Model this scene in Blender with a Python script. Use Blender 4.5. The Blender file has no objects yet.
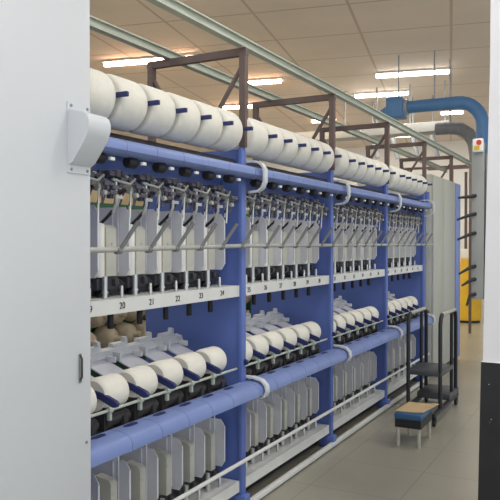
import bpy, bmesh, math, random
from mathutils import Vector, Matrix
random.seed(7)
S = bpy.context.scene
C = S.collection

# ------------------------------------------------------------------ materials
def lin(c):
    c = c / 255.0
    return c / 12.92 if c <= .04045 else ((c + .055) / 1.055) ** 2.4

def mat(name, rgb, rough=.5, metal=0., var=.06, scale=6., emit=0., spec=.4, bump=0.):
    m = bpy.data.materials.new(name)
    m.use_nodes = True
    nt = m.node_tree
    b = nt.nodes['Principled BSDF']
    col = [lin(v) for v in rgb]
    b.inputs['Roughness'].default_value = rough
    b.inputs['Metallic'].default_value = metal
    b.inputs['Specular IOR Level'].default_value = spec
    if emit:
        b.inputs['Base Color'].default_value = (*col, 1)
        b.inputs['Emission Color'].default_value = (*col, 1)
        b.inputs['Emission Strength'].default_value = emit
        return m
    tc = nt.nodes.new('ShaderNodeTexCoord')
    nz = nt.nodes.new('ShaderNodeTexNoise')
    nz.inputs['Scale'].default_value = scale
    nz.inputs['Detail'].default_value = 4
    rp = nt.nodes.new('ShaderNodeValToRGB')
    rp.color_ramp.elements[0].position = .3
    rp.color_ramp.elements[1].position = .7
    rp.color_ramp.elements[0].color = (*[max(0, v * (1 - var)) for v in col], 1)
    rp.color_ramp.elements[1].color = (*[min(1, v * (1 + var)) for v in col], 1)
    nt.links.new(tc.outputs['Object'], nz.inputs['Vector'])
    nt.links.new(nz.outputs['Fac'], rp.inputs['Fac'])
    nt.links.new(rp.outputs['Color'], b.inputs['Base Color'])
    if bump:
        bp = nt.nodes.new('ShaderNodeBump')
        bp.inputs['Strength'].default_value = bump
        bp.inputs['Distance'].default_value = .004
        nt.links.new(nz.outputs['Fac'], bp.inputs['Height'])
        nt.links.new(bp.outputs['Normal'], b.inputs['Normal'])
    return m

def tile_mat(name, rgb, line, size, mortar, rough, var=.05, rot=0.):
    m = mat(name, rgb, rough, var=var, scale=1.2)
    nt = m.node_tree
    b = nt.nodes['Principled BSDF']
    ramp = [n for n in nt.nodes if n.bl_idname == 'ShaderNodeValToRGB'][0]
    tc = [n for n in nt.nodes if n.bl_idname == 'ShaderNodeTexCoord'][0]
    br = nt.nodes.new('ShaderNodeTexBrick')
    br.offset = 0.
    br.inputs['Scale'].default_value = 1.
    br.inputs['Brick Width'].default_value = size
    br.inputs['Row Height'].default_value = size
    br.inputs['Mortar Size'].default_value = mortar
    br.inputs['Mortar Smooth'].default_value = .2
    br.inputs['Mortar'].default_value = (*[lin(v) for v in line], 1)
    mp = nt.nodes.new('ShaderNodeMapping')
    mp.inputs['Rotation'].default_value = (0, 0, rot)
    nt.links.new(tc.outputs['Object'], mp.inputs['Vector'])
    nt.links.new(mp.outputs['Vector'], br.inputs['Vector'])
    nt.links.new(ramp.outputs['Color'], br.inputs['Color1'])
    nt.links.new(ramp.outputs['Color'], br.inputs['Color2'])
    nt.links.new(br.outputs['Color'], b.inputs['Base Color'])
    return m

M = {}
M['panel'] = mat('grey_panel_paint', (203, 207, 212), .5, var=.015, scale=1.5)
M['panel_edge'] = mat('grey_panel_trim', (186, 192, 196), .45, var=.02)
M['blue'] = mat('blue_frame_paint', (92, 114, 182), .45, var=.05, scale=3)
M['rail_blue'] = mat('pale_blue_cover_paint', (120, 138, 190), .4, var=.04, scale=4)
M['navy'] = mat('navy_plastic', (40, 47, 98), .4, var=.08)
M['lav'] = mat('lavender_grey_sheet', (220, 222, 231), .5, var=.03, scale=8)
M['lavwhite'] = mat('lavender_white_plastic', (216, 218, 222), .5, var=.05, scale=12)
M['beige'] = mat('beige_grey_pot', (184, 184, 175), .5, var=.06, scale=12)
M['white'] = mat('off_white_plastic', (236, 236, 230), .45, var=.02)
M['ringwhite'] = mat('pale_bracket_paint', (206, 212, 218), .4, var=.03)
M['railwhite'] = mat('pale_rail_paint', (214, 216, 214), .45, var=.05, scale=10)
M['yarn'] = mat('cream_yarn', (224, 222, 212), .95, var=.025, scale=30, spec=.1, bump=.15)
M['tube'] = mat('cardboard_core', (196, 190, 200), .8)
M['black'] = mat('black_rubber', (34, 34, 38), .5, var=.2, scale=20)
M['dark'] = mat('oily_dark_metal', (62, 60, 62), .5, .4, var=.3, scale=30)
M['guide'] = mat('mid_grey_guides', (92, 90, 100), .45, .3, var=.45, scale=40)
M['steel'] = mat('bright_steel', (205, 207, 208), .3, .7, var=.05, scale=20)
M['grey'] = mat('dull_grey_metal', (140, 144, 142), .45, .3, var=.12, scale=20)
M['steelgrey'] = mat('satin_grey_rod', (176, 178, 174), .4, .15, var=.08, scale=20)
M['lever'] = mat('dark_grey_lever', (122, 124, 124), .5, .1, var=.08, scale=20)
M['palegreen'] = mat('pale_green_metal', (190, 198, 184), .4, .2, var=.1, scale=30)
M['brown'] = mat('brown_frame_paint', (104, 88, 84), .6, var=.12, scale=8)
M['track'] = mat('grey_green_track_paint', (180, 186, 172), .5, var=.06, scale=5)
M['bluepipe'] = mat('blue_duct_paint', (82, 128, 178), .4, var=.06, scale=4)
M['greypipe'] = mat('grey_duct_metal', (158, 162, 164), .5, var=.08, scale=6)
M['darkpipe'] = mat('dark_grey_hose', (128, 128, 130), .6, var=.1, scale=20)
M['palepipe'] = mat('pale_duct_paint', (172, 172, 167), .5, var=.04, scale=4)
M['fargrey'] = mat('greige_cabinet_paint', (184, 186, 176), .5, var=.03, scale=2)
M['farblue'] = mat('pale_blue_trim_paint', (130, 148, 205), .5, var=.03)
M['cart'] = mat('black_cart_paint', (38, 40, 46), .45, var=.15, scale=10)
M['cartworn'] = mat('worn_bare_steel', (190, 190, 180), .4, .4, var=.1, scale=20)
M['shelf'] = mat('dark_shelf_paint', (78, 80, 84), .4, var=.15, scale=8)
M['stoolblue'] = mat('blue_stool_paint', (52, 92, 134), .5, var=.15, scale=10)
M['card'] = mat('brown_cardboard', (192, 168, 130), .85, var=.06, scale=6)
M['green'] = mat('green_machine_paint', (64, 112, 80), .5, var=.12, scale=6)
M['tan'] = mat('tan_board', (214, 190, 152), .7, var=.08, scale=3)
M['tanyarn'] = mat('dusty_tan_yarn', (212, 198, 172), .9, var=.18, scale=9, spec=.1)
M['yellow'] = mat('yellow_bin_paint', (222, 178, 42), .5, var=.06, scale=4)
M['red'] = mat('red_sticker', (205, 60, 56), .5)
M['ink'] = mat('black_ink', (30, 30, 32), .6)
M['colwhite'] = mat('white_column_paint', (226, 226, 231), .5, var=.02, scale=3, bump=.3)
M['colblack'] = mat('black_column_paint', (32, 32, 35), .35, var=.2, scale=10)
M['speck'] = mat('pale_paint_speck', (150, 150, 150), .7)
M['pegboard'] = mat('grey_pegboard_paint', (150, 152, 150), .6, var=.06, scale=5)
M['wall'] = mat('white_wall_paint', (232, 230, 224), .7, var=.03, scale=.7)
M['floor'] = tile_mat('terrazzo_floor', (154, 151, 138), (138, 135, 124), .6, .006, .3, var=.1)
M['ceil'] = tile_mat('ceiling_board', (236, 220, 205), (206, 188, 170), 1.2, .02, .8, var=.04, rot=math.radians(-12))
M['lamp'] = mat('glowing_tube', (255, 250, 240), emit=14)
M['warmlamp'] = mat('warm_glowing_tube', (255, 204, 168), emit=30)
M['basedark'] = mat('spindle_base_plastic', (58, 58, 64), .45, var=.25, scale=30)
M['fix'] = mat('white_lamp_tray', (240, 240, 238), .5)

# ------------------------------------------------------------------ mesh builder
class MB:
    def __init__(s):
        s.v, s.f, s.sm, s.mi = [], [], [], []
        s.cur = 0
    def add(s, vs, fs, smooth=False):
        o = len(s.v)
        s.v += [tuple(v) for v in vs]
        s.f += [[i + o for i in f] for f in fs]
        s.sm += [smooth] * len(fs)
        s.mi += [s.cur] * len(fs)
        return s
    def box(s, x0, x1, y0, y1, z0, z1, b=0.):
        if b <= 0:
            vs = [(x, y, z) for x in (x0, x1) for y in (y0, y1) for z in (z0, z1)]
            return s.add(vs, [(0, 1, 3, 2), (4, 6, 7, 5), (0, 4, 5, 1), (2, 3, 7, 6), (0, 2, 6, 4), (1, 5, 7, 3)])
        bm = bmesh.new()
        bmesh.ops.create_cube(bm, size=1)
        for v in bm.verts:
            v.co = Vector(((x0 + x1) / 2 + v.co.x * (x1 - x0), (y0 + y1) / 2 + v.co.y * (y1 - y0), (z0 + z1) / 2 + v.co.z * (z1 - z0)))
        bmesh.ops.bevel(bm, geom=bm.edges[:], offset=b, segments=2, affect='EDGES', profile=.5)
        bm.verts.index_update()
        s.add([v.co[:] for v in bm.verts], [[v.index for v in f.verts] for f in bm.faces])
        bm.free()
        return s
    def tube(s, pts, r, n=10, cap=True):
        pts = [Vector(p) for p in pts]
        rs = r if isinstance(r, (list, tuple)) else [r] * len(pts)
        vs, fs = [], []
        up = None
        for i, p in enumerate(pts):
            if i == 0: d = pts[1] - p
            elif i == len(pts) - 1: d = p - pts[i - 1]
            else: d = (pts[i + 1] - p).normalized() + (p - pts[i - 1]).normalized()
            d.normalize()
            if up is None:
                up = Vector((0, 0, 1)) if abs(d.z) < .9 else Vector((1, 0, 0))
            a = d.cross(up).normalized()
            b = a.cross(d).normalized()
            up = b
            for k in range(n):
                t = 2 * math.pi * k / n
                vs.append(p + rs[i] * (math.cos(t) * a + math.sin(t) * b))
        for i in range(len(pts) - 1):
            for k in range(n):
                fs.append((i * n + k, i * n + (k + 1) % n, (i + 1) * n + (k + 1) % n, (i + 1) * n + k))
        s.add(vs, fs, True)
        if cap:
            o = len(vs)
            s.add(vs[:n], [list(range(n))[::-1]])
            s.add(vs[-n:], [list(range(n))])
        return s
    def lathe(s, prof, axis='z', loc=(0, 0, 0), n=28):
        # prof: (radius, height along axis)
        vs, fs = [], []
        for r, h in prof:
            for k in range(n):
                t = 2 * math.pi * k / n
                a, b = r * math.cos(t), r * math.sin(t)
                p = {'z': (a, b, h), 'y': (b, h, a), 'x': (h, a, b)}[axis]
                vs.append((p[0] + loc[0], p[1] + loc[1], p[2] + loc[2]))
        for i in range(len(prof) - 1):
            for k in range(n):
                fs.append((i * n + k, i * n + (k + 1) % n, (i + 1) * n + (k + 1) % n, (i + 1) * n + k))
        s.add(vs, fs, True)
        if prof[0][0] > 1e-5: s.add(vs[:n], [list(range(n))[::-1]])
        if prof[-1][0] > 1e-5: s.add(vs[-n:], [list(range(n))])
        return s
    def prism(s, prof, y0, y1, axis='y', smooth=False):
        # prof polygon in (x,z) extruded along y; axis 'x': (y,z) along x; 'z': (x,y) along z
        n = len(prof)
        vs = []
        for e in (y0, y1):
            for a, b in prof:
                vs.append({'y': (a, e, b), 'x': (e, a, b), 'z': (a, b, e)}[axis])
        s.add(vs, [(k, (k + 1) % n, n + (k + 1) % n, n + k) for k in range(n)], smooth)
        s.add(vs[:n], [list(range(n))])
        s.add(vs[n:], [list(range(n))[::-1]])
        return s
    def mesh(s, name, mats):
        me = bpy.data.meshes.new(name)
        me.from_pydata(s.v, [], s.f)
        for m in (mats if isinstance(mats, (list, tuple)) else [mats]):
            me.materials.append(m)
        me.polygons.foreach_set('use_smooth', s.sm)
        me.polygons.foreach_set('material_index', s.mi)
        bm = bmesh.new(); bm.from_mesh(me)
        bmesh.ops.recalc_face_normals(bm, faces=bm.faces[:])
        bm.to_mesh(me); bm.free()
        me.update()
        try: me.set_sharp_from_angle(angle=math.radians(42))
        except Exception: pass
        return me
    def build(s, name, mats, parent=None, loc=(0, 0, 0)):
        o = bpy.data.objects.new(name, s.mesh(name, mats))
        C.objects.link(o)
        o.location = loc
        if parent: o.parent = parent
        return o

def tag(o, label=None, cat=None, group=None, kind=None):
    if label: o['label'] = label
    if cat: o['category'] = cat
    if group: o['group'] = group
    if kind: o['kind'] = kind
    return o
def empty(name, loc=(0, 0, 0), label=None, cat=None, group=None):
    o = bpy.data.objects.new(name, None)
    C.objects.link(o)
    o.location = loc
    o.empty_display_size = .1
    return tag(o, label, cat, group)
kids = {}
def copy_tree(o, parent=None, loc=None):
    c = o.copy(); C.objects.link(c)
    if parent: c.parent = parent
    if loc is not None: c.location = loc
    for ch in [x for x in bpy.data.objects if x.parent == o]:
        copy_tree(ch, c)
    return c
def struct(o): return tag(o, kind='structure')
ORD = ['first', 'second', 'third', 'fourth', 'fifth', 'sixth']
BAYS = ['grey cabinet', 'first blue post', 'second blue post', 'third blue post']

# ------------------------------------------------------------------ the room
CEIL = 4.5
struct(MB().box(-12, 5, -4, 20, -.1, 0).build('floor', M['floor']))
struct(MB().box(-12, 5, -4, 20, CEIL, CEIL + .1).build('ceiling', M['ceil']))
struct(MB().box(-12, 5, 20, 20.2, 0, CEIL).build('wall_back', M['wall']))
struct(MB().box(-12.2, -12, -4, 20, 0, CEIL).build('wall_left', M['wall']))

# column
cm = MB()
cx, cy, hw = -.345, 3.80, .25
def ring(z, e, n=1): return [(cx - hw - e, cy - hw - e, z), (cx + hw + e, cy - hw - e, z), (cx + hw + e, cy + hw + e, z), (cx - hw - e, cy + hw + e, z)]
zs = [(0, .03), (.25, .02), (1.012, .008), (1.012, .0), (1.6, -.008), (2.5, -.025), (CEIL, -.03)]
allv = [p for z, e in zs for p in ring(z, e)]
for i in range(len(zs) - 1):
    cm.cur = 1 if i < 2 else 0
    cm.add(allv, [(i * 4 + k, i * 4 + (k + 1) % 4, (i + 1) * 4 + (k + 1) % 4, (i + 1) * 4 + k) for k in range(4)])
col = struct(cm.build('trim_1', [M['colwhite'], M['colblack']]))
tag(col, 'square white column with a black painted base at the right edge', 'column')
sp = MB()
for k in range(14):
    x = random.uniform(cx - hw + .01, cx + hw - .05); z = random.uniform(.45, .98)
    r = random.uniform(.002, .005)
    sp.lathe([(0, -r), (r, -r * .3), (r, r * .3), (0, r)], 'y', (x, cy - hw - .012, z), 8)
sp.build('paint_speck', M['speck'], col)

# ------------------------------------------------------------------ lamps
def lamp(x, y, L, label, power, warm=0., z=CEIL - .0605, n=1):
    t = empty('ceiling_light', (x, y, z), label, 'ceiling light', 'fluorescent ceiling lights')
    MB().prism([(-.05, .06), (.05, .06), (.07, .03), (-.07, .03)], -L / 2, L / 2).build('lamp_tray', M['fix'], t)
    for s_ in (-1, 1): MB().box(-.02, .02, s_ * (L / 2 - .02) - .012, s_ * (L / 2 - .02) + .012, -.03, .04, .003).build('end_cap', M['fix'], t)
    MB().tube([(0, -L / 2 + .02, 0), (0, L / 2 - .02, 0)], .03, 10).build('tube', M['warmlamp'] if warm else M['lamp'], t)
    t.rotation_euler.z = math.pi / 2 + math.radians(12 if x < -2.5 else 0)
    ld = bpy.data.lights.new('lamp_light', 'AREA')
    ld.shape = 'RECTANGLE'; ld.size = .2; ld.size_y = L
    ld.energy = power
    ld.color = (1, .97 - .12 * warm, .93 - .3 * warm)
    lo = bpy.data.objects.new('lamp_light', ld)
    C.objects.link(lo); lo.parent = t; lo.location = (0, 0, -.05)
    return t
lamp(-3.09, 11.55, 1.25, 'long bright tube light on the ceiling, topmost right above the blue duct', 22)
lamp(-4.05, 12.9, 1.05, 'bright tube light seen just left of the blue duct box', 22)
lamp(-3.25, 15.4, .5, 'distant tube light showing just under the blue duct', 22)
lamp(-5.6, 10.9, .75, 'short tube light seen between the first two brown frames, the higher one', 60, .8)
lamp(-7.0, 12.65, .9, 'tube light seen low behind the first brown post', 60, .8)
lamp(-6.1, 15.0, .6, 'small distant tube light beside the second brown post', 40, .6)
lamp(-6.5, 8.8, 1.6, 'tube light at upper left above the grey cabinet top', 70, .8)
for (x, y) in ((-.3, .2), (-.3, 3.2), (-.6, 6.6), (1.8, -1.5), (1.8, 2.2), (1.8, 6.0), (-4.2, 3.2), (-4.4, 6.4), (-1.6, -2.0), (-4.4, -1.2), (-5.5, 18.0), (-2.2, 18.2), (-8.6, 17.8), (-9.0, 12.0)):  # extra fixtures added to brighten the machine side, grey cabinet and far wall
    lamp(x, y, 1.25, 'added unseen tube light that brightens the machine side and far wall', 30)

# ------------------------------------------------------------------ grey cabinet at the left
PX = -1.85
hs = empty('headstock_cabinet', (-2.5, 1.3, 0), 'tall plain grey machine cabinet filling the left edge', 'cabinet')
def hsp(mb, n, m, p=None): 
    o = mb.build(n, m, None)
    o.parent = p or hs
    o.location = Vector((0, 0, 0)) if p else -Vector(hs.location)
    return o
hsp(MB().box(-3.4, PX - .022, .55, 2.103, .06, 2.62, .01), 'body', M['panel'])
hsp(MB().box(-3.35, PX - .06, .6, 2.05, 0, .08), 'plinth', M['dark'])
hsp(MB().box(PX - .02, PX, .56, 2.114, .09, 2.61, .006), 'door', M['panel'])
hl = hsp(MB().box(PX - .004, PX + .003, 2.042, 2.058, 1.055, 1.170, .002), 'handle', M['grey'])
hk = MB().tube([(PX + .004, 2.046, 1.165), (PX + .014, 2.046, 1.15), (PX + .014, 2.046, 1.08), (PX + .004, 2.046, 1.065)], .004, 8)
hsp(hk, 'handle_grip', M['dark'], hl)
prof = [(0, .004), (.055, -.008), (.078, -.013), (.096, -.026), (.105, -.048), (.104, -.075), (.092, -.105), (.060, -.150), (.026, -.194), (.0, -.210)]
hood = MB().prism([(PX + a, 2.105 + b) for a, b in prof], 1.985, 2.110)
hood.box(PX, PX + .004, 1.98, 2.108, 1.868, 1.90).box(PX, PX + .004, 1.98, 2.108, 2.10, 2.138)
ho = hsp(hood, 'hood', M['panel'])
for yy, zz in ((2.0, 2.125), (2.09, 2.125), (2.0, 1.882), (2.09, 1.882)):
    hsp(MB().lathe([(.006, 0), (.006, .004), (.003, .006)], 'x', (PX + .003, yy, zz), 10), 'screw', M['grey'], ho)
hsp(MB().lathe([(.006, 0), (.006, .004), (.003, .006)], 'x', (PX, 2.085, .815), 10), 'screw', M['grey'])

# ------------------------------------------------------------------ twisting machine
BL = 1.443
P = [2.167 + BL * i for i in range(5)]          # near faces of the blue plates
SPX, OFF = .224, .125
def spx(b, i): return P[b] + OFF + SPX * i
mach = empty('twisting_machine', (-2.3, 5, 0), 'long blue yarn twisting machine with rows of spindles along the aisle', 'machine')
ML = Vector(mach.location)
def part(mb, n, m, p=None, loc=(0, 0, 0)):
    o = mb.build(n, m, p or mach)
    o.location = Vector(loc) - (ML if not p else Vector((0, 0, 0)))
    return o
# blue plates
for k, y in enumerate(P):
    mb = MB()
    mb.box(-2.70, -2.0, y, y + .03, .05, 2.16)
    mb.box(-2.012, -1.985, y - .012, y + .042, .02, 2.17, .004)
    mb.box(-2.08, -1.96, y - .02, y + .05, 0, .09, .006)
    part(mb, 'frame_plate', M['blue'])
# beams tying plates along the back and base
mb = MB()
mb.box(-2.74, -2.70, P[0], P[4] + .03, 1.95, 2.05)
part(mb, 'rear_beam', M['blue'])
part(MB().box(-2.7, -2.12, P[0], P[4], 0.0, .06), 'base_skirt', M['dark'])
part(MB().box(-1.985, -1.955, P[0] + .1, P[4] + .1, .012, .045, .004), 'kick_rail', M['railwhite'])

def lower_prof(): return [(-2.0, .768), (-1.945, .770), (-1.905, .762), (-1.88, .745), (-1.87, .722), (-1.87, .694), (-1.874, .694), (-1.876, .720), (-1.886, .741), (-1.908, .755), (-1.945, .763), (-2.0, .761)]
def upper_prof(): return [(-2.0, 2.060), (-1.94, 2.057), (-1.91, 2.049), (-1.897, 2.032), (-1.897, 2.004), (-1.91, 1.991), (-1.96, 1.984), (-1.96, 1.990), (-1.912, 1.997), (-1.903, 2.007), (-1.903, 2.029), (-1.914, 2.043), (-1.942, 2.05), (-2.0, 2.053)]
for b in range(4):
    y0, y1 = P[b] + .0, P[b + 1] - .004
    if b == 0: y0 = 2.12
    for i in range(6):
        y = spx(b, i)
        ya = y0 if i == 0 else y - SPX / 2 + .0015
        yb = y1 if i == 5 else y + SPX / 2 - .0015
        part(MB().prism(upper_prof(), ya, yb), 'upper_cover', M['rail_blue'])
        lw = part(MB().prism(lower_prof(), ya, yb), 'lower_cover', M['rail_blue'])
        sl = MB().prism([(-1.972, y - .05), (-1.950, y - .03), (-1.950, y + .03), (-1.972, y + .05), (-1.982, y + .03), (-1.982, y - .03)], .7665, .7715, 'z')
        so = part(sl, 'cover_slot', M['navy'], lw)
    part(MB().box(-1.995, -1.925, y0, y1, 2.030, 2.046), 'cover_backing', M['navy'])
    part(MB().box(-1.995, -1.91, y0, y1, .738, .748), 'cover_backing', M['navy'])
# pale hook brackets where covers meet
for k in range(1, 5):
    y = P[k] + .045 if k < 4 else P[k] - .05
    for nm, pts in (('lower_bracket', [(-2.03, .795), (-1.94, .795), (-1.885, .782), (-1.853, .752), (-1.846, .715), (-1.858, .682), (-1.885, .667), (-1.92, .664)]),
                    ('upper_bracket', [(-2.03, 2.095), (-1.93, 2.095), (-1.885, 2.078), (-1.862, 2.04), (-1.862, 1.965), (-1.88, 1.925), (-1.91, 1.905), (-1.97, 1.90)])):
        inn = []
        for j, (x, z) in enumerate(pts):
            a = Vector(pts[max(0, j - 1)]); c = Vector(pts[min(len(pts) - 1, j + 1)])
            d = (c - a).normalized(); nrm = Vector((d.y, -d.x))
            inn.append((x + nrm.x * .012, z + nrm.y * .012))
        m_ = MB()
        n = len(pts)
        vs = [(x, yy, z) for yy in (y, y + .042) for x, z in pts + inn]
        fs = []
        for j in range(n - 1):
            fs += [(j, j + 1, 2 * n + j + 1, 2 * n + j), (n + j, n + j + 1, 3 * n + j + 1, 3 * n + j), (j, j + 1, n + j + 1, n + j), (2 * n + j, 2 * n + j + 1, 3 * n + j + 1, 3 * n + j)]
        fs += [(0, n, 3 * n, 2 * n), (n - 1, 2 * n - 1, 4 * n - 1, 3 * n - 1)]
        m_.add(vs, fs)
        part(m_, nm, M['ringwhite'])

# guide rods in front of the spindles
part(MB().tube([(-1.955, 2.12, 1.568), (-1.955, 3.6, 1.584), (-1.955, P[4] + .25, 1.582)], .0125, 10), 'guide_rod', M['steelgrey'])
part(MB().tube([(-1.955, 2.12, .31), (-1.955, P[4] + .1, .31)], .012, 10), 'foot_rod', M['railwhite'])

# spindle rails (upper with numbers), spindle units
def digits(txt, size=.042):
    cu = bpy.data.curves.new('num', 'FONT')
    cu.body = txt; cu.size = size; cu.extrude = .0008; cu.align_x = 'CENTER'; cu.align_y = 'CENTER'
    ob = bpy.data.objects.new('num', cu)
    C.objects.link(ob)
    dg = bpy.context.evaluated_depsgraph_get()
    dg.update()
    me = bpy.data.meshes.new_from_object(ob.evaluated_get(dg))
    bpy.data.objects.remove(ob)
    me.materials.clear(); me.materials.append(M['ink'])
    return me
def rail_mb(y0, y1, z):
    return MB().box(-2.26, -2.0115, y0, y1, z - .012, z - .0005).box(-2.012, -2.0, y0, y1, z - .066, z)
num = 19
UP, LO = 1.347, .177
protoU = protoL = None
def spindle(tier):
    u = empty('spindle_unit')
    u.parent = mach
    # origin: spindle axis on the rail, x=-2.13
    sep = MB()
    dz = 0 if tier == 'U' else -.05
    for yy in (.112,):
        sep.prism([(-.17, .095), (.05, .095), (.072, .13), (.072, .385 + dz), (.045, .425 + dz), (-.17, .425 + dz)], yy - .002, yy + .002)
    sep.box(.068, .073, .103, .114, .13, .385 + dz).box(-.03, -.026, .1, .112, .11, .42 + dz)
    sep.box(.0, .004, .104, .1115, .11, .45 + dz)
    o = sep.build('separator', M['lav'], u)
    pot = MB()
    pot.prism([(-.05, .10), (.045, .10), (.045, .318 + dz * .4), (.03, .335 + dz * .4), (-.05, .345 + dz * .4)], -.028 if tier == 'U' else -.0, .045)
    pot.tube([(.0455, .012, .25), (.048, .012, .25)], .006, 8)
    pot.build('pot_cover', M['beige'], u)
    tb = MB().lathe([(.021, .095), (.023, .10), (.023, .335 + dz), (.019, .345 + dz)], 'z', (.022, -.048, 0), 14)
    if tier == 'U': tb.build('balloon_tube', M['white'], u)
    bs = MB()
    bs.box(-.08, .03, -.075, .075, .035, .09, .006).box(-.1, .0, -.11, .11, .04, .075)
    bs.lathe([(.03, 0), (.03, .02), (.018, .03), (.018, .10)], 'z', (0, .0, 0), 12)
    bs.box(.02, .05, .03, .06, .05, .085, .004).tube([(.03, .08, .02), (.05, .09, .06), (.0, .1, .08)], .005, 6)
    bs.build('spindle_base', M['basedark'], u)
    st = MB()
    st.lathe([(.012, .0), (.012, .022), (.016, .022), (.016, .03), (.012, .03), (.012, .10)], 'z', (.05, -.045, 0), 12)
    st.build('spindle_stem', M['steel'], u)
    MB().lathe([(.008, .0), (.008, .05), (.004, .055)], 'z', (.075, .045, 0), 10).build('stop_pin', M['steel'], u)
    if tier == 'U':
        wh = MB().lathe([(.013, -.15), (.015, -.145), (.015, -.075), (.011, -.07), (.011, -.012)], 'z', (.02, .03, 0), 12)
        wh.build('spindle_foot', M['black'], u)
    return u
def lever():
    l = MB()
    l.tube([(-1.962, 0, 1.575), (-1.945, .012, 1.60), (-1.885, .055, 1.715)], [.009, .009, .010], 8)
    l.lathe([(.016, -.015), (.016, .015)], 'y', (-1.955, 0, 1.585), 10)
    return l.mesh('brake_lever', M['lever'])
lev_me = lever()
def feed():
    u = empty('feed_unit'); u.parent = mach
    MB().lathe([(.022, -.032), (.026, -.026), (.026, .026), (.022, .032)], 'y', (-1.965, 0, 1.966), 16).build('feed_roller', M['black'], u)
    MB().box(-1.935, -1.92, .03, .06, 1.955, 1.970, .003).build('feed_tab', M['white'], u)
    g = MB()
    rnd = random.Random(3)
    g.box(-2.075, -2.045, -.1, .1, 1.838, 1.85)
    for _ in range(34):
        x, y, z = rnd.uniform(-2.09, -1.99), rnd.uniform(-.1, .1), rnd.uniform(1.81, 1.93)
        a, b_, c_ = rnd.uniform(.005, .013), rnd.uniform(.006, .026), rnd.uniform(.005, .015)
        g.box(x - a, x + a, y - b_, y + b_, z - c_, z + c_, .002)
    for _ in range(6):
        x, y = rnd.uniform(-2.08, -2.0), rnd.uniform(-.09, .09)
        g.tube([(x, y, 1.90), (x + .02, y + .02, 1.85), (x, y + rnd.uniform(-.05, .05), 1.775)], .0045, 6)
    g.build('thread_guide', M['guide'], u)
    g2 = MB()
    for _ in range(6):
        x, y, z = rnd.uniform(-2.05, -1.97), rnd.uniform(-.1, .1), rnd.uniform(1.82, 1.91)
        g2.lathe([(.010, -.010), (.013, 0), (.010, .010)], 'x', (x, y, z), 10)
    g2.box(-2.02, -2.0, -.05, -.01, 1.80, 1.815).box(-2.03, -2.01, .05, .08, 1.83, 1.845).tube([(-2.0, -.09, 1.885), (-1.985, .02, 1.87), (-2.01, .09, 1.90)], .006, 6)
    g2.build('guide_eye', M['steelgrey'], u)
    for x, y, zb in ((-2.005, .055, 1.715), (-2.04, .095, 1.75)):
        MB().tube([(x, y, 1.87), (x - .012, y + .004, zb)], .004, 6).build('thread_wire', M['white'], u)
    t = MB().tube([(-2.005, -.058, 1.89), (-2.005, -.054, 1.78), (-2.03, -.05, 1.735)], .007, 8)
    t.build('yarn_tube', M['steel'], u)
    k = MB().tube([(-2.03, -.05, 1.745), (-2.06, -.048, 1.72), (-2.105, -.048, 1.685)], .008, 8)
    k.build('tube_plug', M['black'], u)
    return u
pU, pL, pF = spindle('U'), spindle('L'), feed()
first = True
arm_u = MB().box(-2.03, -1.872, -.009, .009, -.011, .011, .003).mesh('cradle_arm', M['navy'])
al = MB().prism([(-2.09, .932), (-2.05, .926), (-1.97, .897), (-1.957, .885), (-1.965, .870), (-1.985, .868), (-2.06, .897), (-2.09, .90)], -.010, .010)
arm_l = al.mesh('cradle_arm', M['navy'])
gp = MB()
gp.prism([(-2.205, .93), (-2.42, 1.015), (-2.43, 1.02), (-2.43, 1.012), (-2.205, .922)], -.085, .075)
gp.box(-2.21, -2.19, -.085, .075, .90, .935)
gp_me = gp.mesh('guide_plate', M['lav'])
rb = MB()
rb.prism([(-2.44, .985), (-2.37, .985), (-2.35, 1.0), (-2.365, 1.035), (-2.40, 1.045), (-2.44, 1.035)], -.112, .112)
rb.prism([(-2.425, 1.03), (-2.39, 1.03), (-2.395, 1.082), (-2.42, 1.085)], .045, .068)
rb.prism([(-2.43, 1.03), (-2.38, 1.03), (-2.39, 1.058), (-2.42, 1.062)], -.06, .045)
rb.box(-2.36, -2.31, -.1, -.085, .982, 1.025, .004).box(-2.355, -2.29, .06, .072, .982, 1.012, .004)
rb_me = rb.mesh('rear_bracket', M['lavwhite'])
kn = MB()
kn.lathe([(.012, -.014), (.015, -.01), (.015, .01), (.012, .014)], 'y', (-2.02, 0, .848), 12)
kn.box(-2.034, -2.014, -.008, .008, .80, .845, .003)
kn_me = kn.mesh('rod_clamp', M['palegreen'])
ro = MB().lathe([(.025, -.085), (.03, -.08), (.03, .08), (.025, .085)], 'y', (-2.06, 0, .79), 14)
ro.box(-2.12, -2.04, -.1, -.08, .75, .86).box(-2.1, -2.02, .02, .05, .74, .80, .005)
ro_me = ro.mesh('drum_roller', M['dark'])
def inst(me, n, p, loc=(0, 0, 0)):
    o = bpy.data.objects.new(n, me); C.objects.link(o); o.parent = p
    o.location = Vector(loc) - (ML if p is mach else Vector((0, 0, 0)))
    return o
lever_off = [0]
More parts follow.
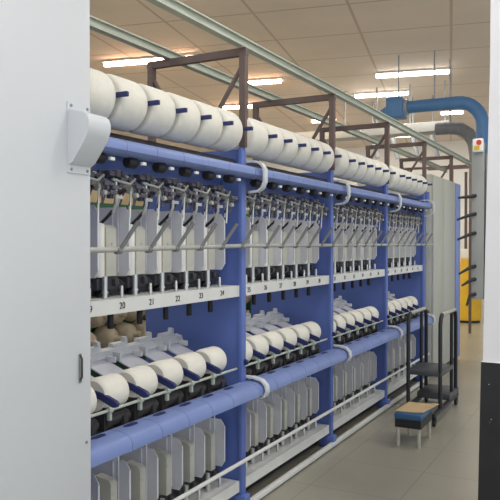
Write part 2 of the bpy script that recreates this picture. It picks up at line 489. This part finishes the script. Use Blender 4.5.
for b in range(4):
    y0, y1 = P[b] + .045, P[b + 1] - .014
    if b == 0: y0 = 2.12
    ru = part(rail_mb(y0, y1, UP), 'spindle_rail', M['railwhite'])
    part(rail_mb(y0, y1, LO), 'lower_spindle_rail', M['railwhite'])
    part(MB().tube([(-2.02, y0, 1.865), (-2.02, y1, 1.865)], .014, 10), 'feed_shaft', M['grey'])
    part(MB().tube([(-2.05, y0, 2.078), (-2.05, y1, 2.078)], .026, 12), 'drive_shaft', M['dark'])
    part(MB().tube([(-2.02, y0, .848), (-2.02, y1, .848)], .0075, 8), 'cradle_rod', M['palegreen'])
    part(MB().box(-2.22, -2.16, y0, y1, UP + .005, UP + .085), 'belt_guard', M['basedark'])
    part(MB().box(-2.22, -2.16, y0, y1, LO + .005, LO + .085), 'belt_guard', M['basedark'])
    part(MB().box(-2.16, -2.13, y0, y1, 1.925, 2.02), 'feed_beam', M['blue'])
    part(MB().box(-2.2, -2.08, y0, y1, .70, .745), 'roller_beam', M['dark'])
    for i in range(6):
        y = spx(b, i)
        if first:
            a, c, d = pU, pL, pF
            first = False
        else:
            a, c, d = copy_tree(pU), copy_tree(pL), copy_tree(pF)
        a.location = Vector((-2.13, y, UP)) - ML
        c.location = Vector((-2.13, y, LO)) - ML
        d.location = Vector((0, y, 0)) - ML
        inst(lev_me, 'brake_lever', mach, (0, y + .12, -.005 - (.014 * (1 - i / 5) if b == 0 else 0)))
        inst(arm_u, 'cradle_arm', mach, (0, y + SPX / 2 - (.026 * (1 - i / 5) if b == 0 else 0), 2.262 - (.018 * (1 - i / 5) if b == 0 else 0)))
        inst(arm_l, 'cradle_arm', mach, (0, y - SPX / 2 + .012, 0))
        inst(gp_me, 'guide_plate', mach, (0, y, 0))
        inst(rb_me, 'rear_bracket', mach, (0, y, 0))
        inst(kn_me, 'rod_clamp', mach, (0, y - SPX / 2 + .03, 0))
        inst(ro_me, 'drum_roller', mach, (0, y, 0))
        nd = digits(str(num))
        o = bpy.data.objects.new('rail_number', nd); C.objects.link(o)
        o.parent = ru
        o.location = (-1.9985, y - .02, UP - .033)
        o.rotation_euler = (math.pi / 2, 0, math.pi / 2)
        num += 1

# ------------------------------------------------------------------ yarn packages
def package(name, r, L, ang):
    t = empty(name)
    pr = [(.028, -L / 2 + .004), (r * .86, -L / 2), (r * .95, -L / 2 + .008), (r, -L / 2 + .025), (r, L / 2 - .025), (r * .95, L / 2 - .008), (r * .86, L / 2), (.028, L / 2 - .004)]
    MB().lathe(pr, 'y', n=40).build('yarn', M['yarn'], t)
    MB().lathe([(.026, -L / 2 - .006), (.026, L / 2 + .006), (.02, L / 2 + .006), (.02, -L / 2 - .006), (.026, -L / 2 - .006)], 'y', n=20).build('core_tube', M['tube'], t)
    return t
bu = package('yarn_package', .119, .196, 0)
bl = package('yarn_bobbin', .080, .172, 0)
f1 = True
for b in range(4):
    for i in range(6):
        y = spx(b, i)
        a, c = (bu, bl) if f1 else (copy_tree(bu), copy_tree(bl))
        f1 = False
        sh = (1 - i / 6) if b == 0 else 0
        a.location = (-2.035, y - .024 * sh, 2.253 - .018 * sh)
        c.location = (-2.10, y - .02 * sh, .915 - .012 * sh)
        where = f'{ORD[i]} after the {BAYS[b]}'
        tag(a, f'large white yarn package on the top row, {where}', 'yarn package', 'white yarn packages on the top row')
        tag(c, f'small white yarn bobbin on the lower row, {where}', 'yarn bobbin', 'white yarn bobbins on the lower row')

# ------------------------------------------------------------------ brown frames above the machine
fl = ['above the first blue post', 'above the second blue post', 'above the third blue post', 'above the last blue post', 'behind the pale end cabinet']
fy = [P[1] + .02, P[2] + .02, P[3] + .02, P[4] + .02, P[4] + 1.45]
for k, y in enumerate(fy):
    t = empty('overhead_gantry', (-2.33, y, 2.16), f'brown steel gantry standing {fl[k]}', 'gantry', 'brown overhead gantries')
    L = Vector(t.location)
    w = .020
    zb = 2.172 if k < 4 else 2.43
    for x in (-1.99, -2.665):
        MB().box(x - w, x + w, y - w, y + w, zb - (0.0 if x > -2.5 else .012), 2.75).build('post', M['brown'], t, -L)
    MB().box(-2.69, -1.966, y - w * .9, y + w * .9, 2.72, 2.765).build('crossbar', M['brown'], t, -L)
    MB().tube([(-2.0, y, 2.66), (-2.15, y, 2.43), (-2.16, y, 2.40)], .014, 6).build('brace', M['brown'], t, -L)
    MB().tube([(-2.66, y, 2.66), (-2.55, y, 2.5), (-2.54, y, 2.47)], .014, 6).build('brace', M['brown'], t, -L)
# overhead tracks of the travelling cleaner
for x, z, lab in ((-1.99, 2.795, 'grey green overhead track running along the tops of the front posts'), (-2.53, 2.795, 'grey green overhead track running behind the front posts, parallel to the other')):
    t = empty('overhead_track', (x, 6, z), lab, 'track')
    m_ = MB()
    m_.box(-.024, .024, -5.2, 5.6, -.03, -.022).box(-.005, .005, -5.2, 5.6, -.025, .025).box(-.024, .024, -5.2, 5.6, .018, .026)
    m_.build('track_beam', M['track'], t)

# ------------------------------------------------------------------ far end cabinet
t = empty('end_cabinet', (-2.4, 8.9, 0), 'tall greige end cabinet beyond the last blue post', 'cabinet')
L = Vector(t.location)
MB().box(-2.9, -1.975, 8.25, 9.72, .05, 2.42, .01).build('body', M['fargrey'], t, -L)
MB().box(-1.972, -1.95, 8.26, 8.80, .06, 2.41, .006).build('door', M['fargrey'], t, -L)
MB().box(-1.972, -1.95, 8.815, 9.45, .06, 2.41, .006).build('door', M['fargrey'], t, -L)
MB().box(-1.98, -1.935, 9.465, 9.73, .05, 2.40, .006).build('corner_trim', M['farblue'], t, -L)
MB().box(-2.85, -2.0, 8.3, 9.7, 0, .06).build('plinth', M['dark'], t, -L)
# blue gear case between the last post and the end cabinet
t = empty('gear_case', (-2.3, 8.1, 0), 'dark blue gear housing between the last post and the pale end cabinet', 'housing')
L = Vector(t.location)
MB().box(-2.6, -2.04, 8.0, 8.24, .02, 2.12, .01).build('case', M['blue'], t, -L)
hb = MB().box(-2.04, -1.97, 8.03, 8.2, 2.0, 2.06, .01).tube([(-2.0, 8.12, 2.05), (-2.0, 8.12, 2.2)], .03, 10)
hb.build('motor', M['blue'], t, -L)
MB().box(-2.04, -1.99, 8.02, 8.22, .72, .80, .008).build('latch_bar', M['black'], t, -L)

# ------------------------------------------------------------------ trolley, stool, cardboard
t = empty('doffing_trolley', (-1.56, 6.6, 0), 'black tubular trolley with two shelves standing in the aisle', 'trolley')
L = Vector(t.location)
for x in (-1.71, -1.42):
    yf, yr = 6.27, 6.93
    zt = .95
    pts = [(x, yf, .1), (x, yf, zt - .09), (x, yf + .025, zt - .03), (x, yf + .07, zt)]
    MB().tube(pts, .018, 10).build('leg', M['cart'], t, -L)
    pts = [(x, yr, .1), (x, yr, zt - .09), (x, yr - .025, zt - .03), (x, yr - .07, zt)]
    MB().tube(pts, .018, 10).build('leg', M['cart'], t, -L)
    MB().tube([(x, yf + .065, zt), (x, yr - .065, zt)], .018, 10).build('hand_rail', M['cartworn'], t, -L)
    MB().tube([(x, 6.74, .1), (x, 6.74, zt - .015)], .016, 10).build('post', M['cart'], t, -L)
    MB().box(x - .016, x + .016, 6.0, 7.0, .085, .115).build('base_rail', M['cart'], t, -L)
    for y in (6.05, 6.95):
        MB().lathe([(.035, -.012), (.04, -.008), (.04, .008), (.035, .012)], 'x', (x, y, .04), 16).box(x - .016, x + .016, y - .02, y + .02, .04, .09).build('caster', M['black'], t, -L)
MB().box(-1.725, -1.405, 6.255, 6.75, .395, .435, .005).build('shelf', M['shelf'], t, -L)
MB().box(-1.715, -1.405, 6.60, 7.0, .115, .175, .005).build('shelf', M['shelf'], t, -L)
t = empty('low_stool', (-1.42, 5.5, 0), 'low stool with a blue padded top in front of the black trolley', 'stool')
L = Vector(t.location)
MB().box(-1.565, -1.35, 5.32, 5.70, .215, .262, .012).build('seat', M['stoolblue'], t, -L)
MB().box(-1.56, -1.355, 5.33, 5.69, .15, .215).build('seat_frame', M['black'], t, -L)
for x in (-1.54, -1.375):
    for y in (5.35, 5.68):
        MB().tube([(x, y, 0), (x, y, .155)], .014, 8).build('leg', M['cartworn'], t, -L)
cb = MB()
vs, fs = [], []
NX, NY = 6, 8
for j in range(NY + 1):
    for i in range(NX + 1):
        u, v = i / NX - .5, j / NY - .5
        x, y = u * .225 + .03 * v + .03 * u * v, v * .34 + .04 * u
        vs.append((x, y, .002 + .006 * (u * u * 2 + max(0, v) * .9)))
n = len(vs)
vs += [(a, b_, c_ + .005) for a, b_, c_ in vs]
for j in range(NY):
    for i in range(NX):
        q = j * (NX + 1) + i
        fs += [(q, q + 1, q + NX + 2, q + NX + 1), (n + q, n + q + NX + 1, n + q + NX + 2, n + q + 1)]
for i in range(NX):
    fs += [(i, n + i, n + i + 1, i + 1), (NY * (NX + 1) + i, NY * (NX + 1) + i + 1, n + NY * (NX + 1) + i + 1, n + NY * (NX + 1) + i)]
for j in range(NY):
    q = j * (NX + 1)
    fs += [(q, q + NX + 1, n + q + NX + 1, n + q), (q + NX, n + q + NX, n + q + 2 * NX + 1, q + 2 * NX + 1)]
cb.add(vs, fs)
o = cb.build('cardboard_sheet', M['card'], None, (-1.445, 5.55, .2615))
tag(o, 'brown cardboard sheet lying on the blue low stool', 'cardboard')

# ------------------------------------------------------------------ pegboard beside the column
t = empty('peg_board', (-.63, 3.8, 1.7), 'narrow grey board with black pegs mounted on the left of the white column', 'peg board')
L = Vector(t.location)
MB().box(-.655, -.594, 3.56, 3.62, 1.32, 2.10, .004).build('board', M['pegboard'], t, -L)
for z, dx, dz in ((1.826, .055, -.002), (1.735, .06, -.02), (1.64, .058, -.024), (1.475, .05, -.03), (1.41, .035, -.022), (1.335, .012, -.045)):
    MB().tube([(-.635, 3.562, z + .01), (-.655, 3.535, z + .004), (-.655 - dx, 3.51, z + dz)], [.009, .009, .005], 8).build('peg', M['black'], t, -L)
sb = MB().box(-.645, -.596, 3.53, 3.56, 2.05, 2.115, .004).build('switch_box', M['white'], t, -L)
o = MB().lathe([(.013, 0), (.013, .004)], 'y', (-.614, 3.526, 2.095), 14).build('red_button', M['red'], sb)
o = MB().box(-.637, -.612, 3.526, 3.53, 2.06, 2.078).build('yellow_sticker', M['yellow'], sb)

# ------------------------------------------------------------------ ducts behind
def ydir(px, py, Y):
    import math as m
    f = 690.; th = m.atan(370 / f); c, s = m.cos(th), m.sin(th)
    ph = m.atan(7 / f)
    F = (-s * m.cos(ph), c * m.cos(ph), -m.sin(ph)); U = (-s * m.sin(ph), c * m.sin(ph), m.cos(ph)); R = (c, s, 0)
    a, b_ = (px - 250) / f, -(py - 250) / f
    d = [F[i] + a * R[i] + b_ * U[i] for i in range(3)]
    k = Y / d[1]
    return (d[0] * k, Y, 1.6 + d[2] * k)
YD = 10.5
t = empty('blue_duct', (-2.5, YD, 3.5), 'blue round duct with square fan box bending down behind the white column', 'duct')
L = Vector(t.location)
p0 = ydir(405, 107.5, YD); p1 = ydir(458, 109.5, YD); p2 = ydir(482.5, 135, YD)
zc = p0[2]
pts = [(p0[0], YD, zc)]
Rb = .36
xe = p2[0]
for k in range(9):
    a = math.pi / 2 * k / 8
    pts.append((xe - Rb + Rb * math.sin(a), YD, zc - Rb + Rb * math.cos(a)))
pts.append((xe, YD, 2.9))
MB().tube(pts, .095, 16).build('duct_pipe', M['bluepipe'], t, -L)
MB().tube([(xe, YD, 2.9), (xe, YD, 1.75)], .085, 14).build('down_pipe', M['greypipe'], t, -L)
bx = p0[0]
MB().box(bx - .26, bx - .0, YD - .16, YD + .16, zc - .16, zc + .15, .02).build('fan_box', M['bluepipe'], t, -L)
MB().prism([(bx - .26, zc + .02), (bx - .26, zc - .14), (bx - .46, zc - .14), (bx - .44, zc - .08)], YD - .12, YD + .12).build('inlet', M['bluepipe'], t, -L)
MB().lathe([(.12, 0), (.12, .05)], 'x', (bx - .0, YD, zc), 18).build('flange', M['greypipe'], t, -L)
for x in (bx - .1, bx + .45): MB().tube([(x, YD, zc), (x, YD, CEIL)], .012, 6).build('hanger', M['greypipe'], t, -L)

Y2 = 12.5
a = ydir(345, 124, Y2); b_ = ydir(452, 126, Y2); c_ = ydir(478, 146, Y2)
t = empty('pale_duct', (a[0], Y2, 3.6), 'pale grey horizontal trunk crossing below the blue duct', 'duct')
L = Vector(t.location)
MB().box(a[0] - 1.2, b_[0], Y2 - .2, Y2 + .2, b_[2] - .10, b_[2] + .08, .02).build('trunk', M['palepipe'], t, -L)
MB().tube([(b_[0] - .05, Y2, b_[2] - .0), (c_[0], Y2, c_[2])], .055, 10).build('branch_pipe', M['palepipe'], t, -L)
for k in range(4):
    x = a[0] + (b_[0] - a[0]) * k / 3.2
    MB().tube([(x, Y2, b_[2]), (x, Y2, CEIL)], .015, 6).build('hanger', M['greypipe'], t, -L)
Y3 = 11.1
q = [ydir(px_, py_, Y3) for px_, py_ in ((436, 129), (450, 128), (461, 129), (469, 134), (474, 143), (476, 156))]
t = empty('grey_duct', (q[0][0], Y3, q[0][2]), 'dark grey pipe bending down just inside the curve of the blue duct', 'duct')
L = Vector(t.location)
MB().tube(q + [(q[-1][0], Y3, 2.0)], .10, 14).build('pipe', M['darkpipe'], t, -L)
MB().tube([(q[1][0], Y3, q[1][2]), (q[1][0], Y3, CEIL)], .012, 6).build('hanger', M['greypipe'], t, -L)
Y4 = 13.6
a = ydir(340, 132, Y4); b_ = ydir(452, 134, Y4)
t = empty('cable_tray', (a[0], Y4, a[2]), 'dim grey cable tray with hanging droppers behind the brown gantries', 'cable tray')
L = Vector(t.location)
MB().box(a[0] - .6, b_[0], Y4 - .1, Y4 + .1, a[2] - .06, a[2] + .04, .01).build('tray', M['greypipe'], t, -L)
for k in range(4):
    c_ = ydir(372 + 20 * k, 134, Y4)
    MB().tube([(c_[0], Y4, c_[2]), (c_[0] + .12, Y4, c_[2] - .5)], .05, 10).build('dropper', M['greypipe'], t, -L)
    MB().tube([(c_[0], Y4 + .05, c_[2]), (c_[0], Y4 + .05, CEIL)], .012, 6).build('hanger', M['greypipe'], t, -L)

# ------------------------------------------------------------------ distant machine, frames, bin
t = empty('distant_machine', (-4.5, 15.5, 0), 'pale distant machine with brown frames beyond the end cabinet', 'machine')
L = Vector(t.location)
MB().box(-6.5, -3.6, 15.0, 16.5, 0, 2.3, .03).build('body', M['palepipe'], t, -L)
MB().box(-6.4, -3.62, 14.94, 15.0, 1.9, 2.1).build('front_rail', M['farblue'], t, -L)
for q in ((408, 168), (425, 166), (452, 168), (466, 172)):
    p = ydir(q[0], q[1], 14.9)
    MB().box(p[0] - .025, p[0] + .025, 14.88, 14.93, 0, p[2]).build('post', M['brown'], t, -L)
p, q = ydir(405, 168, 14.9), ydir(467, 170, 14.9)
MB().box(p[0], q[0], 14.87, 14.92, p[2] - .05, p[2]).build('crossbar', M['brown'], t, -L)
t = empty('yellow_bin', (-2.72, 14.4, 0), 'tall yellow bin standing by the far wall', 'bin')
MB().lathe([(.24, 0), (.24, .04), (.27, .06), (.27, 1.25), (.26, 1.28)], 'z', n=24).build('bin_body', M['yellow'], t)
MB().lathe([(.245, -.001), (.245, .07)], 'z', n=24).build('bin_base', M['black'], t)
MB().box(-.16, .06, -.12, .1, 1.28, 1.48, .02).build('bin_lid', M['white'], t)
t = empty('thin_post', (-2.66, 12.6, 0), 'thin reddish brown post standing beyond the end cabinet', 'post')
pA = ydir(467, 166, 12.6); pB = ydir(470, 300, 12.6)
t.location = (pB[0], 12.6, 0)
MB().box(-.022, .022, -.022, .022, 0, pA[2]).build('upright', M['brown'], t)
MB().box(-.75, .022, -.022, .022, pA[2] - .045, pA[2]).build('arm', M['brown'], t)

# ------------------------------------------------------------------ green machine seen through the gap
t = empty('green_machine', (-4.3, 6, 0), 'dusty green machine seen through the gap behind the first bay', 'machine')
L = Vector(t.location)
for z0, z1 in ((1.86, 1.95), (1.08, 1.2), (.15, .25)):
    MB().box(-4.05, -4.0, 2.5, 11, z0, z1).build('beam', M['green'], t, -L)
for y in (2.6, 4.3, 6.0, 7.7, 9.4, 10.9):
    MB().box(-4.15, -4.02, y - .05, y + .05, 0, 2.3).build('post', M['green'], t, -L)
MB().box(-4.16, -4.12, 2.5, 11, 1.55, 2.3).build('back_board', M['tan'], t, -L)
MB().box(-4.5, -4.2, 2.5, 11, .0, 1.5).build('lower_panel', M['green'], t, -L)
MB().box(-4.15, -3.85, 2.5, 11, .58, .62).build('ledge', M['grey'], t, -L)
pk = MB().lathe([(.03, 0), (.09, .005), (.118, .05), (.095, .16), (.075, .18), (.03, .19), (.028, .25), (.01, .255)], 'x', n=9)
me = pk.mesh('dusty_bobbin', M['tanyarn'])
for r in range(2):
    for i in range(14):
        y = 4.6 + .27 * i + .13 * r
        if min(abs(y - q) for q in (4.3, 6.0, 7.7)) < .17: continue
        o = bpy.data.objects.new('dusty_bobbin', me); C.objects.link(o)
        o.location = (-4.19, y, .74 if r == 0 else .955)
        o.rotation_euler = (random.uniform(0, 6), random.uniform(-.1, .1), random.uniform(-.2, .2))
        tag(o, 'dusty tan yarn bobbin hanging on the green machine behind the first bay', 'bobbin', 'dusty bobbins on the green machine')

# ------------------------------------------------------------------ world, camera
w = bpy.data.worlds.new('world'); S.world = w
w.use_nodes = True
bg = w.node_tree.nodes['Background']
bg.inputs['Color'].default_value = (.86, .93, 1, 1)
bg.inputs['Strength'].default_value = 1.15

f = 690.
th = math.atan(370 / f); ph = math.atan(7 / f)
cd = bpy.data.cameras.new('camera')
cd.sensor_width = 36; cd.sensor_fit = 'HORIZONTAL'
cd.lens = 36 * f / 500
cd.clip_start = .05
cam = bpy.data.objects.new('camera', cd); C.objects.link(cam)
cam.location = (0, 0, 1.6)
cam.rotation_euler = (math.pi / 2 - ph, 0, th)
S.camera = cam
S.view_settings.view_transform = 'Standard'
S.view_settings.look = 'None'
S.view_settings.gamma = 1
S.view_settings.exposure = 0.0
S.view_settings.use_curve_mapping = False
